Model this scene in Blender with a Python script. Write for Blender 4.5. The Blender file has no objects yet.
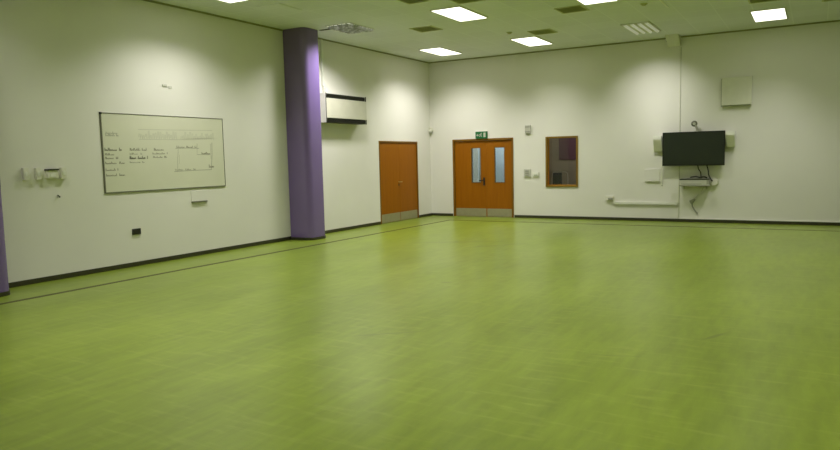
import bpy, bmesh, math, random
from mathutils import Vector, Matrix

random.seed(7)
scene = bpy.context.scene
COL = scene.collection

# ------------------------------------------------------------------ room dimensions (metres)
XL, XR = -9.204, 6.2          # left / right wall
YB, YF = 16.468, -4.2         # far wall / wall behind the camera
H = 4.138                     # ceiling height
FZ = -0.035                   # floor level
T = 0.2                       # wall thickness

# ------------------------------------------------------------------ materials
def new_mat(name):
    m = bpy.data.materials.new(name)
    m.use_nodes = True
    nt = m.node_tree
    b = nt.nodes['Principled BSDF']
    return m, nt, b

def plain(name, col, rough=0.6, metal=0.0, spec=0.5, vary=0.04, scale=6.0, bump=0.0):
    m, nt, b = new_mat(name)
    b.inputs['Roughness'].default_value = rough
    b.inputs['Metallic'].default_value = metal
    b.inputs['Specular IOR Level'].default_value = spec
    tc = nt.nodes.new('ShaderNodeTexCoord')
    n = nt.nodes.new('ShaderNodeTexNoise')
    n.inputs['Scale'].default_value = scale
    n.inputs['Detail'].default_value = 3
    nt.links.new(tc.outputs['Object'], n.inputs['Vector'])
    r = nt.nodes.new('ShaderNodeValToRGB')
    lo = [max(0, c * (1 - vary)) for c in col]
    hi = [min(1, c * (1 + vary)) for c in col]
    r.color_ramp.elements[0].position = 0.3
    r.color_ramp.elements[1].position = 0.7
    r.color_ramp.elements[0].color = (*lo, 1)
    r.color_ramp.elements[1].color = (*hi, 1)
    nt.links.new(n.outputs['Fac'], r.inputs['Fac'])
    nt.links.new(r.outputs['Color'], b.inputs['Base Color'])
    if bump:
        n2 = nt.nodes.new('ShaderNodeTexNoise')
        n2.inputs['Scale'].default_value = 60
        nt.links.new(tc.outputs['Object'], n2.inputs['Vector'])
        bp = nt.nodes.new('ShaderNodeBump')
        bp.inputs['Strength'].default_value = bump
        bp.inputs['Distance'].default_value = 0.01
        nt.links.new(n2.outputs['Fac'], bp.inputs['Height'])
        nt.links.new(bp.outputs['Normal'], b.inputs['Normal'])
    return m

def emissive(name, col, strength):
    m, nt, b = new_mat(name)
    b.inputs['Base Color'].default_value = (0.8, 0.8, 0.78, 1)
    b.inputs['Emission Color'].default_value = (*col, 1)
    b.inputs['Emission Strength'].default_value = strength
    return m

def wood(name, c1, c2, rough=0.45):
    m, nt, b = new_mat(name)
    b.inputs['Roughness'].default_value = rough
    b.inputs['Specular IOR Level'].default_value = 0.2
    tc = nt.nodes.new('ShaderNodeTexCoord')
    mp = nt.nodes.new('ShaderNodeMapping')
    mp.inputs['Scale'].default_value = (9, 9, 0.7)
    nt.links.new(tc.outputs['Object'], mp.inputs['Vector'])
    n = nt.nodes.new('ShaderNodeTexNoise')
    n.inputs['Scale'].default_value = 2.2
    n.inputs['Detail'].default_value = 5
    n.inputs['Distortion'].default_value = 0.6
    nt.links.new(mp.outputs['Vector'], n.inputs['Vector'])
    r = nt.nodes.new('ShaderNodeValToRGB')
    r.color_ramp.elements[0].position = 0.3
    r.color_ramp.elements[1].position = 0.7
    r.color_ramp.elements[0].color = (*c1, 1)
    r.color_ramp.elements[1].color = (*c2, 1)
    nt.links.new(n.outputs['Fac'], r.inputs['Fac'])
    nt.links.new(r.outputs['Color'], b.inputs['Base Color'])
    return m

def glass(name, tint=(0.9, 0.92, 0.9), gloss=0.12, rough=0.03):
    m = bpy.data.materials.new(name)
    m.use_nodes = True
    nt = m.node_tree
    nt.nodes.clear()
    out = nt.nodes.new('ShaderNodeOutputMaterial')
    mix = nt.nodes.new('ShaderNodeMixShader')
    tr = nt.nodes.new('ShaderNodeBsdfTransparent')
    gl = nt.nodes.new('ShaderNodeBsdfGlossy')
    fr = nt.nodes.new('ShaderNodeFresnel')
    fr.inputs['IOR'].default_value = 1.5
    tr.inputs['Color'].default_value = (*tint, 1)
    gl.inputs['Roughness'].default_value = rough
    nt.links.new(fr.outputs['Fac'], mix.inputs['Fac'])
    nt.links.new(tr.outputs['BSDF'], mix.inputs[1])
    nt.links.new(gl.outputs['BSDF'], mix.inputs[2])
    nt.links.new(mix.outputs['Shader'], out.inputs['Surface'])
    return m

def floor_material():
    m, nt, b = new_mat('green_linoleum')
    N, L = nt.nodes, nt.links
    tc = N.new('ShaderNodeTexCoord')
    def noise(scale, mscale, detail=4, rough=0.6, rot=0.0, dist=0.0):
        mp = N.new('ShaderNodeMapping')
        mp.inputs['Scale'].default_value = mscale
        mp.inputs['Rotation'].default_value = (0, 0, rot)
        L.new(tc.outputs['Object'], mp.inputs['Vector'])
        n = N.new('ShaderNodeTexNoise')
        n.inputs['Scale'].default_value = scale
        n.inputs['Detail'].default_value = detail
        n.inputs['Roughness'].default_value = rough
        n.inputs['Distortion'].default_value = dist
        L.new(mp.outputs['Vector'], n.inputs['Vector'])
        return n.outputs['Fac']
    def ramp(fac, p0, c0, p1, c1):
        r = N.new('ShaderNodeValToRGB')
        r.color_ramp.elements[0].position = p0
        r.color_ramp.elements[1].position = p1
        r.color_ramp.elements[0].color = (*c0, 1)
        r.color_ramp.elements[1].color = (*c1, 1)
        L.new(fac, r.inputs['Fac'])
        return r.outputs['Color']
    def mixc(a, bcol, fac, mode='MIX'):
        mx = N.new('ShaderNodeMix')
        mx.data_type = 'RGBA'
        mx.blend_type = mode
        if isinstance(fac, (int, float)):
            mx.inputs['Factor'].default_value = fac
        else:
            L.new(fac, mx.inputs['Factor'])
        for sock, v in ((mx.inputs['A'], a), (mx.inputs['B'], bcol)):
            if isinstance(v, tuple):
                sock.default_value = (*v, 1)
            else:
                L.new(v, sock)
        return mx.outputs['Result']
    # marbled grain running along the sheets (along Y), plus cross streaks
    base = ramp(noise(1.0, (1.6, 0.35, 1), 4, 0.55, 0.15, 0.3), 0.33, FLOOR_A, 0.67, FLOOR_B)
    fine = ramp(noise(7.0, (1.8, 0.35, 1), 4, 0.6, 0.1), 0.32, (0.86, 0.865, 0.84), 0.68, (1.11, 1.11, 1.14))
    c = mixc(base, fine, 1.0, 'MULTIPLY')
    cross = ramp(noise(6.0, (0.45, 2.6, 1), 3, 0.55, -0.35), 0.54, (0, 0, 0), 0.80, (1, 1, 1))
    c = mixc(c, (0.29, 0.34, 0.07), mixv(N, L, cross, 0.5))
    # scuff marks with places of their own
    for (x, y, ang, lx, ly, amt) in SCUFFS:
        mp = N.new('ShaderNodeMapping')
        mp.vector_type = 'TEXTURE'
        mp.inputs['Location'].default_value = (x, y, 0)
        mp.inputs['Rotation'].default_value = (0, 0, ang)
        mp.inputs['Scale'].default_value = (lx, ly, 1)
        L.new(tc.outputs['Object'], mp.inputs['Vector'])
        g = N.new('ShaderNodeTexGradient')
        g.gradient_type = 'SPHERICAL'
        L.new(mp.outputs['Vector'], g.inputs['Vector'])
        k = N.new('ShaderNodeMath')
        k.operation = 'MULTIPLY'
        k.use_clamp = True
        k.inputs[1].default_value = amt * 2
        L.new(g.outputs['Fac'], k.inputs[0])
        k2 = N.new('ShaderNodeMath')
        k2.operation = 'MINIMUM'
        k2.inputs[1].default_value = amt
        L.new(k.outputs[0], k2.inputs[0])
        c = mixc(c, (0.07, 0.09, 0.02), k2.outputs[0])
    L.new(c, b.inputs['Base Color'])
    # polished, unevenly worn
    rr = ramp(noise(0.7, (1.2, 0.5, 1), 1, 0.5, 0.2), 0.3, (0.285,) * 3, 0.7, (0.34,) * 3)
    L.new(rr, b.inputs['Roughness'])
    b.inputs['Specular IOR Level'].default_value = 0.43
    return m

def mixv(N, L, col, k):
    mu = N.new('ShaderNodeMath')
    mu.operation = 'MULTIPLY'
    mu.inputs[1].default_value = k
    L.new(col, mu.inputs[0])
    return mu.outputs[0]

def ceiling_material():
    m, nt, b = new_mat('mineral_ceiling_tile')
    N, L = nt.nodes, nt.links
    tc = N.new('ShaderNodeTexCoord')
    mp = N.new('ShaderNodeMapping')
    mp.inputs['Location'].default_value = (8.3, -10.75, 0)
    L.new(tc.outputs['Object'], mp.inputs['Vector'])
    br = N.new('ShaderNodeTexBrick')
    br.offset = 0.0
    br.inputs['Scale'].default_value = 1.0
    br.inputs['Brick Width'].default_value = 0.6
    br.inputs['Row Height'].default_value = 0.6
    br.inputs['Mortar Size'].default_value = 0.012
    br.inputs['Mortar Smooth'].default_value = 0.2
    br.inputs['Color1'].default_value = (*CEIL, 1)
    br.inputs['Color2'].default_value = (*[c * 0.95 for c in CEIL], 1)
    br.inputs['Mortar'].default_value = (*[c * 1.05 for c in CEIL], 1)
    L.new(mp.outputs['Vector'], br.inputs['Vector'])
    L.new(br.outputs['Color'], b.inputs['Base Color'])
    n = N.new('ShaderNodeTexNoise')
    n.inputs['Scale'].default_value = 70
    L.new(tc.outputs['Object'], n.inputs['Vector'])
    bp = N.new('ShaderNodeBump')
    bp.inputs['Strength'].default_value = 0.15
    bp.inputs['Distance'].default_value = 0.01
    L.new(n.outputs['Fac'], bp.inputs['Height'])
    L.new(bp.outputs['Normal'], b.inputs['Normal'])
    b.inputs['Roughness'].default_value = 0.9
    b.inputs['Specular IOR Level'].default_value = 0.2
    return m

FLOOR_A = (0.150, 0.208, 0.012)
FLOOR_B = (0.186, 0.252, 0.018)
CEIL = (0.71, 0.73, 0.75)
SCUFFS = [(-0.72, 6.24, 1.15, 0.22, 0.03, 0.55), (-4.05, 7.6, 0.4, 0.10, 0.05, 0.5), (-3.35, 5.1, 0.7, 0.45, 0.03, 0.3),
          (-1.35, 5.30, 0.3, 0.3, 0.02, 0.2), (-4.6, 6.5, 0.9, 0.6, 0.05, 0.2), (-2.11, 8.62, 0.6, 0.3, 0.03, 0.2),
          (-5.8, 11.4, 0.5, 1.1, 0.16, 0.35), (-4.9, 11.2, 0.9, 0.8, 0.10, 0.3)]

M = {
    'wall': plain('wall_paint', (0.745, 0.730, 0.685), 0.62, spec=0.3, vary=0.015, scale=1.3),
    'ceiling': ceiling_material(),
    'floor': floor_material(),
    'line': plain('inlaid_line', (0.050, 0.048, 0.012), 0.5, spec=0.3, vary=0.15, scale=4),
    'skirting': plain('dark_skirting', (0.035, 0.034, 0.014), 0.4),
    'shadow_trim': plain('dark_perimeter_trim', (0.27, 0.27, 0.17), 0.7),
    'purple': plain('purple_paint', (0.166, 0.110, 0.30), 0.27, spec=0.8, vary=0.03, scale=2),
    'heater_front': plain('heater_front_paint', (0.56, 0.55, 0.46), 0.5),
    'white': plain('white_plastic', (0.76, 0.76, 0.70), 0.4),
    'offwhite': plain('offwhite_paint', (0.70, 0.69, 0.60), 0.5),
    'cream': plain('cream_plastic', (0.68, 0.66, 0.55), 0.45),
    'grey': plain('grey_plastic', (0.30, 0.30, 0.25), 0.5),
    'midgrey': plain('pale_grey_plastic', (0.50, 0.50, 0.43), 0.5),
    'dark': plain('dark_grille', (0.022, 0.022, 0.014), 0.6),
    'black': plain('black_plastic', (0.012, 0.013, 0.011), 0.35),
    'screen': plain('dark_screen', (0.020, 0.026, 0.018), 0.28, spec=0.5),
    'vent': plain('olive_vent', (0.52, 0.53, 0.30), 0.7),
    'vent_dark': plain('vent_opening', (0.42, 0.43, 0.22), 0.8),
    'board': plain('whiteboard_surface', (0.66, 0.66, 0.535), 0.3, spec=0.4, vary=0.02, scale=2),
    'board_frame': plain('whiteboard_frame', (0.16, 0.16, 0.12), 0.4, metal=0.2),
    'ink': plain('marker_ink', (0.27, 0.27, 0.20), 0.6),
    'faint_ink': plain('faint_marker_ink', (0.44, 0.44, 0.35), 0.5),
    'ghost_ink': plain('wiped_marker_ink', (0.545, 0.545, 0.445), 0.4),
    'door': wood('orange_veneer', (0.265, 0.088, 0.0006), (0.300, 0.103, 0.001)),
    'door_frame': wood('door_frame_wood', (0.17, 0.080, 0.006), (0.21, 0.10, 0.009)),
    'window_frame': wood('window_frame_wood', (0.19, 0.115, 0.016), (0.23, 0.14, 0.022)),
    'jamb': wood('window_jamb_wood', (0.62, 0.27, 0.02), (0.68, 0.31, 0.03)),
    'kick': plain('brushed_kick_plate', (0.33, 0.31, 0.19), 0.42, metal=0.25, vary=0.05, scale=12),
    'steel': plain('satin_steel', (0.55, 0.53, 0.45), 0.3, metal=0.9),
    'brass': plain('dull_brass', (0.55, 0.42, 0.16), 0.35, metal=0.8),
    'green': plain('exit_sign_green', (0.006, 0.13, 0.035), 0.4),
    'glass': glass('clear_glass'),
    'lens': emissive('lit_diffuser', (1.0, 0.99, 0.86), 2.6),
    'tube': emissive('lit_tube', (1.0, 0.99, 0.90), 0.5),
    'glowing_blade': emissive('glowing_blade', (1.0, 0.99, 0.86), 0.16),
    'louvre': plain('aluminium_louvre', (0.42, 0.43, 0.38), 0.3, metal=0.7),
    'fixture': plain('fixture_white', (0.62, 0.62, 0.52), 0.5),
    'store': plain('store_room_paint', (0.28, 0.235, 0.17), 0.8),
    'store_purple': plain('store_room_purple', (0.10, 0.040, 0.060), 0.7),
    'corridor': plain('corridor_paint', (0.42, 0.50, 0.55), 0.7),
}

# ------------------------------------------------------------------ mesh helpers
def BM():
    return bmesh.new()

def box(bm, x0, x1, y0, y1, z0, z1, bev=0.0):
    if x0 > x1: x0, x1 = x1, x0
    if y0 > y1: y0, y1 = y1, y0
    if z0 > z1: z0, z1 = z1, z0
    mat = Matrix.Translation(((x0 + x1) / 2, (y0 + y1) / 2, (z0 + z1) / 2)) @ Matrix.Diagonal((x1 - x0, y1 - y0, z1 - z0, 1))
    r = bmesh.ops.create_cube(bm, size=1.0, matrix=mat)
    if bev > 0:
        edges = list({e for v in r['verts'] for e in v.link_edges})
        bmesh.ops.bevel(bm, geom=edges, offset=bev, segments=2, profile=0.7, affect='EDGES')
    return bm

def prism(bm, pts, axis, a0, a1):
    """closed outline pts (2D) extruded along axis from a0 to a1"""
    def P(u, v, w):
        return {'x': (w, u, v), 'y': (u, w, v), 'z': (u, v, w)}[axis]
    A = [bm.verts.new(P(u, v, a0)) for u, v in pts]
    B = [bm.verts.new(P(u, v, a1)) for u, v in pts]
    n = len(pts)
    bm.faces.new(A)
    bm.faces.new(B[::-1])
    for i in range(n):
        bm.faces.new((A[i], B[i], B[(i + 1) % n], A[(i + 1) % n]))
    bmesh.ops.recalc_face_normals(bm, faces=bm.faces)
    return bm

def tube(bm, pts, r, n=10):
    pts = [Vector(q) for q in pts]
    rings = []
    up = Vector((0, 0, 1))
    for i, q in enumerate(pts):
        d = (pts[min(i + 1, len(pts) - 1)] - pts[max(i - 1, 0)]).normalized()
        a = d.cross(up)
        if a.length < 1e-3:
            a = d.cross(Vector((1, 0, 0)))
        a.normalize()
        b = d.cross(a).normalized()
        rings.append([bm.verts.new(q + r * (math.cos(t) * a + math.sin(t) * b)) for t in (2 * math.pi * k / n for k in range(n))])
    for R0, R1 in zip(rings, rings[1:]):
        for k in range(n):
            bm.faces.new((R0[k], R0[(k + 1) % n], R1[(k + 1) % n], R1[k]))
    bm.faces.new(rings[0][::-1])
    bm.faces.new(rings[-1])
    bmesh.ops.recalc_face_normals(bm, faces=bm.faces)
    return bm

def cyl(bm, c0, c1, r0, r1=None, n=32):
    c0, c1 = Vector(c0), Vector(c1)
    r1 = r0 if r1 is None else r1
    d = (c1 - c0)
    rot = d.to_track_quat('Z', 'Y').to_matrix().to_4x4()
    bmesh.ops.create_cone(bm, cap_ends=True, segments=n, radius1=r0, radius2=r1, depth=d.length,
                          matrix=Matrix.Translation((c0 + c1) / 2) @ rot)
    return bm

def ball(bm, c, r, s=(1, 1, 1)):
    bmesh.ops.create_uvsphere(bm, u_segments=20, v_segments=12, radius=r,
                              matrix=Matrix.Translation(c) @ Matrix.Diagonal((*s, 1)))
    return bm

def torus(bm, c, axis, R, r, n=24, k=10):
    c = Vector(c)
    q = Vector(axis).to_track_quat('Z', 'Y')
    rings = []
    for i in range(n):
        t = 2 * math.pi * i / n
        rings.append([bm.verts.new(c + q @ Vector(((R + r * math.cos(u)) * math.cos(t), (R + r * math.cos(u)) * math.sin(t), r * math.sin(u))))
                      for u in (2 * math.pi * j / k for j in range(k))])
    for i in range(n):
        A, B = rings[i], rings[(i + 1) % n]
        for j in range(k):
            bm.faces.new((A[j], B[j], B[(j + 1) % k], A[(j + 1) % k]))
    bmesh.ops.recalc_face_normals(bm, faces=bm.faces)
    return bm

def wloc(o):
    v = Vector(o.location)
    while o.parent:
        o = o.parent
        v += Vector(o.location)
    return v

def obj(name, bm, mat, parent=None, origin=None, smooth=False):
    """link a bmesh given in world coordinates as ONE mesh object"""
    org = wloc(parent) if parent else Vector(origin or (0, 0, 0))
    bmesh.ops.translate(bm, verts=bm.verts, vec=-org)
    me = bpy.data.meshes.new(name)
    bm.to_mesh(me)
    bm.free()
    me.materials.append(M[mat])
    if smooth:
        for p in me.polygons:
            p.use_smooth = True
        me.set_sharp_from_angle(angle=math.radians(35))
    o = bpy.data.objects.new(name, me)
    COL.objects.link(o)
    if parent:
        o.parent = parent
    else:
        o.location = org
    return o

def tag(o, label=None, cat=None, group=None, kind=None):
    if label: o['label'] = label
    if cat: o['category'] = cat
    if group: o['group'] = group
    if kind: o['kind'] = kind
    return o

def thing(name, loc, label, cat, group=None, kind=None):
    o = bpy.data.objects.new(name, None)
    o.empty_display_size = 0.1
    COL.objects.link(o)
    o.location = loc
    return tag(o, label, cat, group, kind)

def copy_tree(o, parent=None):
    c = o.copy()
    COL.objects.link(c)
    c.parent = parent
    for ch in list(o.children):
        copy_tree(ch, c)
    return c

def structure(name, bm, mat, parent=None, **k):
    o = obj(name, bm, mat, parent, **k)
    if not parent:
        o['kind'] = 'structure'
    return o

# ------------------------------------------------------------------ the room shell
DX0, DX1, DZ = -8.515, -6.765, 2.03          # double door opening in the far wall
WX0, WX1, WZ0, WZ1 = -5.895, -5.068, 0.760, 2.015   # window opening in the far wall
CY0, CY1, CZ = 13.90, 15.745, 1.995           # double door opening in the left wall

bm = BM(); box(bm, XL - T, XR + T, YF - T, YB + 4, -0.25, FZ)
structure('floor', bm, 'floor')
bm = BM(); box(bm, XL - T, XR + T, YF - T, YB + T, H, H + 0.2)
structure('ceiling', bm, 'ceiling')
bm = BM()
box(bm, XL - T, XL, YF - T, CY0, FZ, H)
box(bm, XL - T, XL, CY0, CY1, CZ, H)
box(bm, XL - T, XL, CY1, YB + T, FZ, H)
structure('wall_left', bm, 'wall')
bm = BM()
box(bm, XL, DX0, YB, YB + T, FZ, H)
box(bm, DX0, DX1, YB, YB + T, DZ, H)
box(bm, DX1, WX0, YB, YB + T, FZ, H)
box(bm, WX0, WX1, YB, YB + T, FZ, WZ0)
box(bm, WX0, WX1, YB, YB + T, WZ1, H)
box(bm, WX1, XR, YB, YB + T, FZ, H)
structure('wall_back', bm, 'wall')
bm = BM(); box(bm, XR, XR + T, YF - T, YB + T, FZ, H)
structure('wall_right', bm, 'wall')
bm = BM(); box(bm, XL, XR, YF - T, YF, FZ, H)
structure('wall_front', bm, 'wall')

# skirtings
SK, SKT = FZ + 0.07, 0.014
bm = BM()
box(bm, XL, XL + SKT, YF, CY0 - 0.02, FZ, SK, 0.003)
box(bm, XL, XL + SKT, CY1 + 0.02, YB, FZ, SK, 0.003)
structure('baseboard_left', bm, 'skirting')
bm = BM()
box(bm, XL + SKT, DX0 - 0.02, YB - SKT, YB, FZ, SK, 0.003)
box(bm, DX1 + 0.02, XR, YB - SKT, YB, FZ, SK, 0.003)
structure('baseboard_back', bm, 'skirting')
bm = BM(); box(bm, XR - SKT, XR, YF, YB - SKT, FZ, SK, 0.003)
structure('baseboard_right', bm, 'skirting')
# thin edge trim where walls meet ceiling, its shadow gap painted in as dark colour
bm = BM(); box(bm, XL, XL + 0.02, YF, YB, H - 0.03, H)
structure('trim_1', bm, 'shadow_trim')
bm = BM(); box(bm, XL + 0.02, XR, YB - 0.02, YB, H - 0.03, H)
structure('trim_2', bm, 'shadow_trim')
# pale strip on top of the far skirting, right of the vertical conduit
bm = BM(); box(bm, -2.70, XR, YB - 0.02, YB, SK, SK + 0.022, 0.003)
structure('trim_3', bm, 'white')
# inlaid dark line around the floor
def strip(bm, pts, w, z=0.0015):
    P = [Vector((x, y, 0)) for x, y in pts]
    L_, R_ = [], []
    for i, q in enumerate(P):
        d0 = (P[i] - P[i - 1]).normalized() if i else (P[1] - P[0]).normalized()
        d1 = (P[i + 1] - P[i]).normalized() if i < len(P) - 1 else d0
        n0 = Vector((-d0.y, d0.x, 0)); n1 = Vector((-d1.y, d1.x, 0))
        n = (n0 + n1).normalized()
        k = w / 2 / max(0.3, n.dot(n0))
        L_.append(q + n * k); R_.append(q - n * k)
    top = [bm.verts.new((v.x, v.y, FZ + z)) for v in L_ + R_[::-1]]
    bot = [bm.verts.new((v.x, v.y, FZ)) for v in L_ + R_[::-1]]
    bm.faces.new(top)
    n = len(top)
    for i in range(n):
        bm.faces.new((top[i], top[(i + 1) % n], bot[(i + 1) % n], bot[i]))
    bmesh.ops.recalc_face_normals(bm, faces=bm.faces)
    return bm
bm = BM(); strip(bm, [(-8.21, YF), (-8.21, 7.0), (-8.14, 11.0), (-8.07, 15.335)], 0.085)
structure('trim_4', bm, 'line')
bm = BM(); strip(bm, [(-8.113, 15.38), (-4.0, 15.39), (XR, 15.40)], 0.085)
structure('trim_5', bm, 'line')

# ------------------------------------------------------------------ purple round columns
def column_outline(y0, y1, grow=0.0, r=0.13):
    """rounded front of a square column that stands against the left wall"""
    x1 = -8.67 + grow
    y0, y1, r = y0 - grow, y1 + grow, r + grow
    P = [(XL + 0.001, y0)]
    for cx, cy, a in ((x1 - r, y0 + r, -math.pi / 2), (x1 - r, y1 - r, 0)):
        P += [(cx + r * math.cos(a + k * math.pi / 24), cy + r * math.sin(a + k * math.pi / 24)) for k in range(13)]
    return P + [(XL + 0.001, y1)]
def column(y0, y1, label):
    t = thing('column', (-8.95, (y0 + y1) / 2, FZ), label, 'column', kind='structure')
    bm = BM(); prism(bm, column_outline(y0, y1), 'z', FZ, H)
    obj('shaft', bm, 'purple', t, smooth=True)
    bm = BM(); prism(bm, column_outline(y0, y1, 0.010), 'z', FZ, FZ + 0.055)
    obj('skirting', bm, 'skirting', t, smooth=True)
    return t
column(10.58, 11.10, 'rounded purple column between the whiteboard and the wall heater')
column(4.18, 4.72, 'rounded purple column at the left edge beside the small switches')

# ------------------------------------------------------------------ doors
# left wall: pair of plain orange doors
d1 = thing('door_1', (XL, (CY0 + CY1) / 2, FZ), 'plain orange double doors in the left wall past the heater', 'door', kind='structure')
bm = BM()
FT = 0.035
box(bm, XL - 0.10, XL + 0.012, CY0, CY0 + FT, FZ, CZ, 0.003)
box(bm, XL - 0.10, XL + 0.012, CY1 - FT, CY1, FZ, CZ, 0.003)
box(bm, XL - 0.10, XL + 0.012, CY0 + FT, CY1 - FT, CZ - FT, CZ, 0.003)
obj('door_frame', bm, 'door_frame', d1)
bm = BM(); box(bm, XL - 0.16, XL - 0.10, CY0, CY1, FZ, CZ)
obj('door_stop', bm, 'dark', d1)
ym = 14.84
for (a, b_) in ((CY0 + FT + 0.003, ym - 0.002), (ym + 0.002, CY1 - FT - 0.003)):
    bm = BM(); box(bm, XL - 0.055, XL - 0.012, a, b_, FZ + 0.008, CZ - FT - 0.003, 0.002)
    leaf = obj('door_leaf', bm, 'door', d1)
    bm = BM(); box(bm, XL - 0.012, XL - 0.009, a + 0.01, b_ - 0.01, FZ + 0.012, 0.19)
    obj('kick_plate', bm, 'kick', leaf)
    if a < ym - 0.1:
        bm = BM()
        cyl(bm, (XL - 0.012, ym - 0.05, 0.965), (XL + 0.012, ym - 0.05, 0.965), 0.018, n=20)
        cyl(bm, (XL + 0.012, ym - 0.05, 0.965), (XL + 0.03, ym - 0.05, 0.965), 0.009, n=16)
        box(bm, XL + 0.026, XL + 0.042, ym - 0.065, ym + 0.05, 0.955, 0.978, 0.004)
        obj('handle', bm, 'brass', leaf)
        bm = BM(); cyl(bm, (XL - 0.012, ym - 0.05, 0.89), (XL - 0.002, ym - 0.05, 0.89), 0.018, n=20)
        obj('keyhole', bm, 'dark', leaf)

# far wall: pair of orange doors with narrow vision panels
d2 = thing('door_2', ((DX0 + DX1) / 2, YB, FZ), 'orange double doors with narrow glass panels under the exit sign', 'door', kind='structure')
bm = BM()
FT = 0.05
box(bm, DX0, DX0 + FT, YB - 0.018, YB + 0.12, FZ, DZ, 0.004)
box(bm, DX1 - FT, DX1, YB - 0.018, YB + 0.12, FZ, DZ, 0.004)
box(bm, DX0 + FT, DX1 - FT, YB - 0.018, YB + 0.12, DZ - FT, DZ, 0.004)
obj('door_frame', bm, 'door_frame', d2)
xm = -7.540
def vision_leaf(x0, x1, v0, v1, with_handle):
    y0, y1 = YB + 0.022, YB + 0.066
    z0, z1, vz0, vz1 = FZ + 0.006, DZ - FT - 0.003, 0.865, 1.80
    bm = BM()
    box(bm, x0, v0, y0, y1, z0, z1)
    box(bm, v1, x1, y0, y1, z0, z1)
    box(bm, v0, v1, y0, y1, z0, vz0)
    box(bm, v0, v1, y0, y1, vz1, z1)
    leaf = obj('door_leaf', bm, 'door', d2)
    bm = BM()
    g = 0.018
    for (a, b_, c, d) in ((v0, v0 + g, vz0, vz1), (v1 - g, v1, vz0, vz1), (v0 + g, v1 - g, vz0, vz0 + g), (v0 + g, v1 - g, vz1 - g, vz1)):
        box(bm, a, b_, y0 - 0.008, y1, c, d)
    obj('glazing_bead', bm, 'door_frame', leaf)
    bm = BM(); box(bm, v0 + g, v1 - g, y0 + 0.018, y0 + 0.024, vz0 + g, vz1 - g)
    obj('vision_panel', bm, 'glass', leaf)
    bm = BM(); box(bm, x0 + 0.012, x1 - 0.012, y0 - 0.003, y0, FZ + 0.012, 0.185)
    obj('kick_plate', bm, 'kick', leaf)
    if with_handle:
        hx = x1 - 0.065
        bm = BM()
        box(bm, hx - 0.025, hx + 0.025, y0 - 0.012, y0, 0.80, 1.01, 0.006)
        cyl(bm, (hx, y0 - 0.012, 0.93), (hx, y0 - 0.06, 0.93), 0.012, n=16)
        box(bm, hx - 0.12, hx + 0.014, y0 - 0.072, y0 - 0.052, 0.918, 0.942, 0.006)
        obj('handle', bm, 'black', leaf)
    return leaf
vision_leaf(DX0 + FT + 0.003, xm - 0.002, -7.985, -7.690, True)
vision_leaf(xm + 0.002, DX1 - FT - 0.003, -7.312, -7.010, False)

# lit corridor behind the double doors
bm = BM()
cx0, cx1, cy0, cy1, cz = -10.2, -6.80, YB + T, YB + 2.5, 2.7
box(bm, cx0, cx1, cy1, cy1 + 0.1, FZ, cz)
box(bm, cx0 - 0.1, cx0, cy0, cy1 + 0.1, FZ, cz)
box(bm, cx1, cx1 + 0.1, cy0, cy1 + 0.1, FZ, cz)
box(bm, cx0 - 0.1, cx1 + 0.1, cy0, cy1 + 0.1, cz, cz + 0.1)
structure('wall_corridor', bm, 'corridor')

bm = BM(); box(bm, -9.11, -8.93, cy1 - 0.02, cy1 - 0.001, 0.3, 2.3, 0.004)
tag(obj('added_pale_panel', bm, 'white', origin=(-9.02, cy1, 0.3)), 'pale narrow panel added in the corridor for the bright middle of the left door glass', 'panel')  # white panel added to give the left glass its bright middle

# ------------------------------------------------------------------ window to the dim store room
w1 = thing('window_1', ((WX0 + WX1) / 2, YB, WZ0), 'small wooden framed window looking into a dim store room', 'window', kind='structure')
fr = 0.045
bm = BM()
for (a, b_, c, d) in ((WX0, WX0 + fr, WZ0, WZ1), (WX1 - fr, WX1, WZ0, WZ1), (WX0 + fr, WX1 - fr, WZ0, WZ0 + fr), (WX0 + fr, WX1 - fr, WZ1 - fr, WZ1)):
    box(bm, a, b_, YB - 0.022, YB + 0.02, c, d, 0.003)
obj('window_frame', bm, 'window_frame', w1)
bm = BM()
li = 0.02
for (a, b_, c, d) in ((WX0, WX0 + li, WZ0, WZ1), (WX1 - li, WX1, WZ0, WZ1), (WX0 + li, WX1 - li, WZ0, WZ0 + li + 0.03), (WX0 + li, WX1 - li, WZ1 - li, WZ1)):
    box(bm, a, b_, YB + 0.02, YB + T, c, d)
obj('window_jamb', bm, 'jamb', w1)
bm = BM(); box(bm, WX0 + li, WX1 - li, YB + 0.17, YB + 0.176, WZ0 + li + 0.03, WZ1 - li)
obj('pane', bm, 'glass', w1)

bm = BM()
sx0, sx1, sy1 = -6.62, -3.6, YB + 2.2
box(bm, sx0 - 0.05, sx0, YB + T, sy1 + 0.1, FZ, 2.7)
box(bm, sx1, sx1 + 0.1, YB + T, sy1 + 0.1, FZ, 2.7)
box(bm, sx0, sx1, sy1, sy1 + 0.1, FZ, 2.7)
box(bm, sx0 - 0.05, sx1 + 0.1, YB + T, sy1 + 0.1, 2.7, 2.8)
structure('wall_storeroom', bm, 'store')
# a purple pin board on the store room's end wall
bm = BM(); box(bm, -6.28, -5.5, sy1 - 0.03, sy1 - 0.001, 1.42, 2.35, 0.005)
tag(obj('pinboard', bm, 'store_purple', origin=(-5.9, sy1, 1.42)), 'dark purple board on the wall seen through the small window', 'board')
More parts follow.
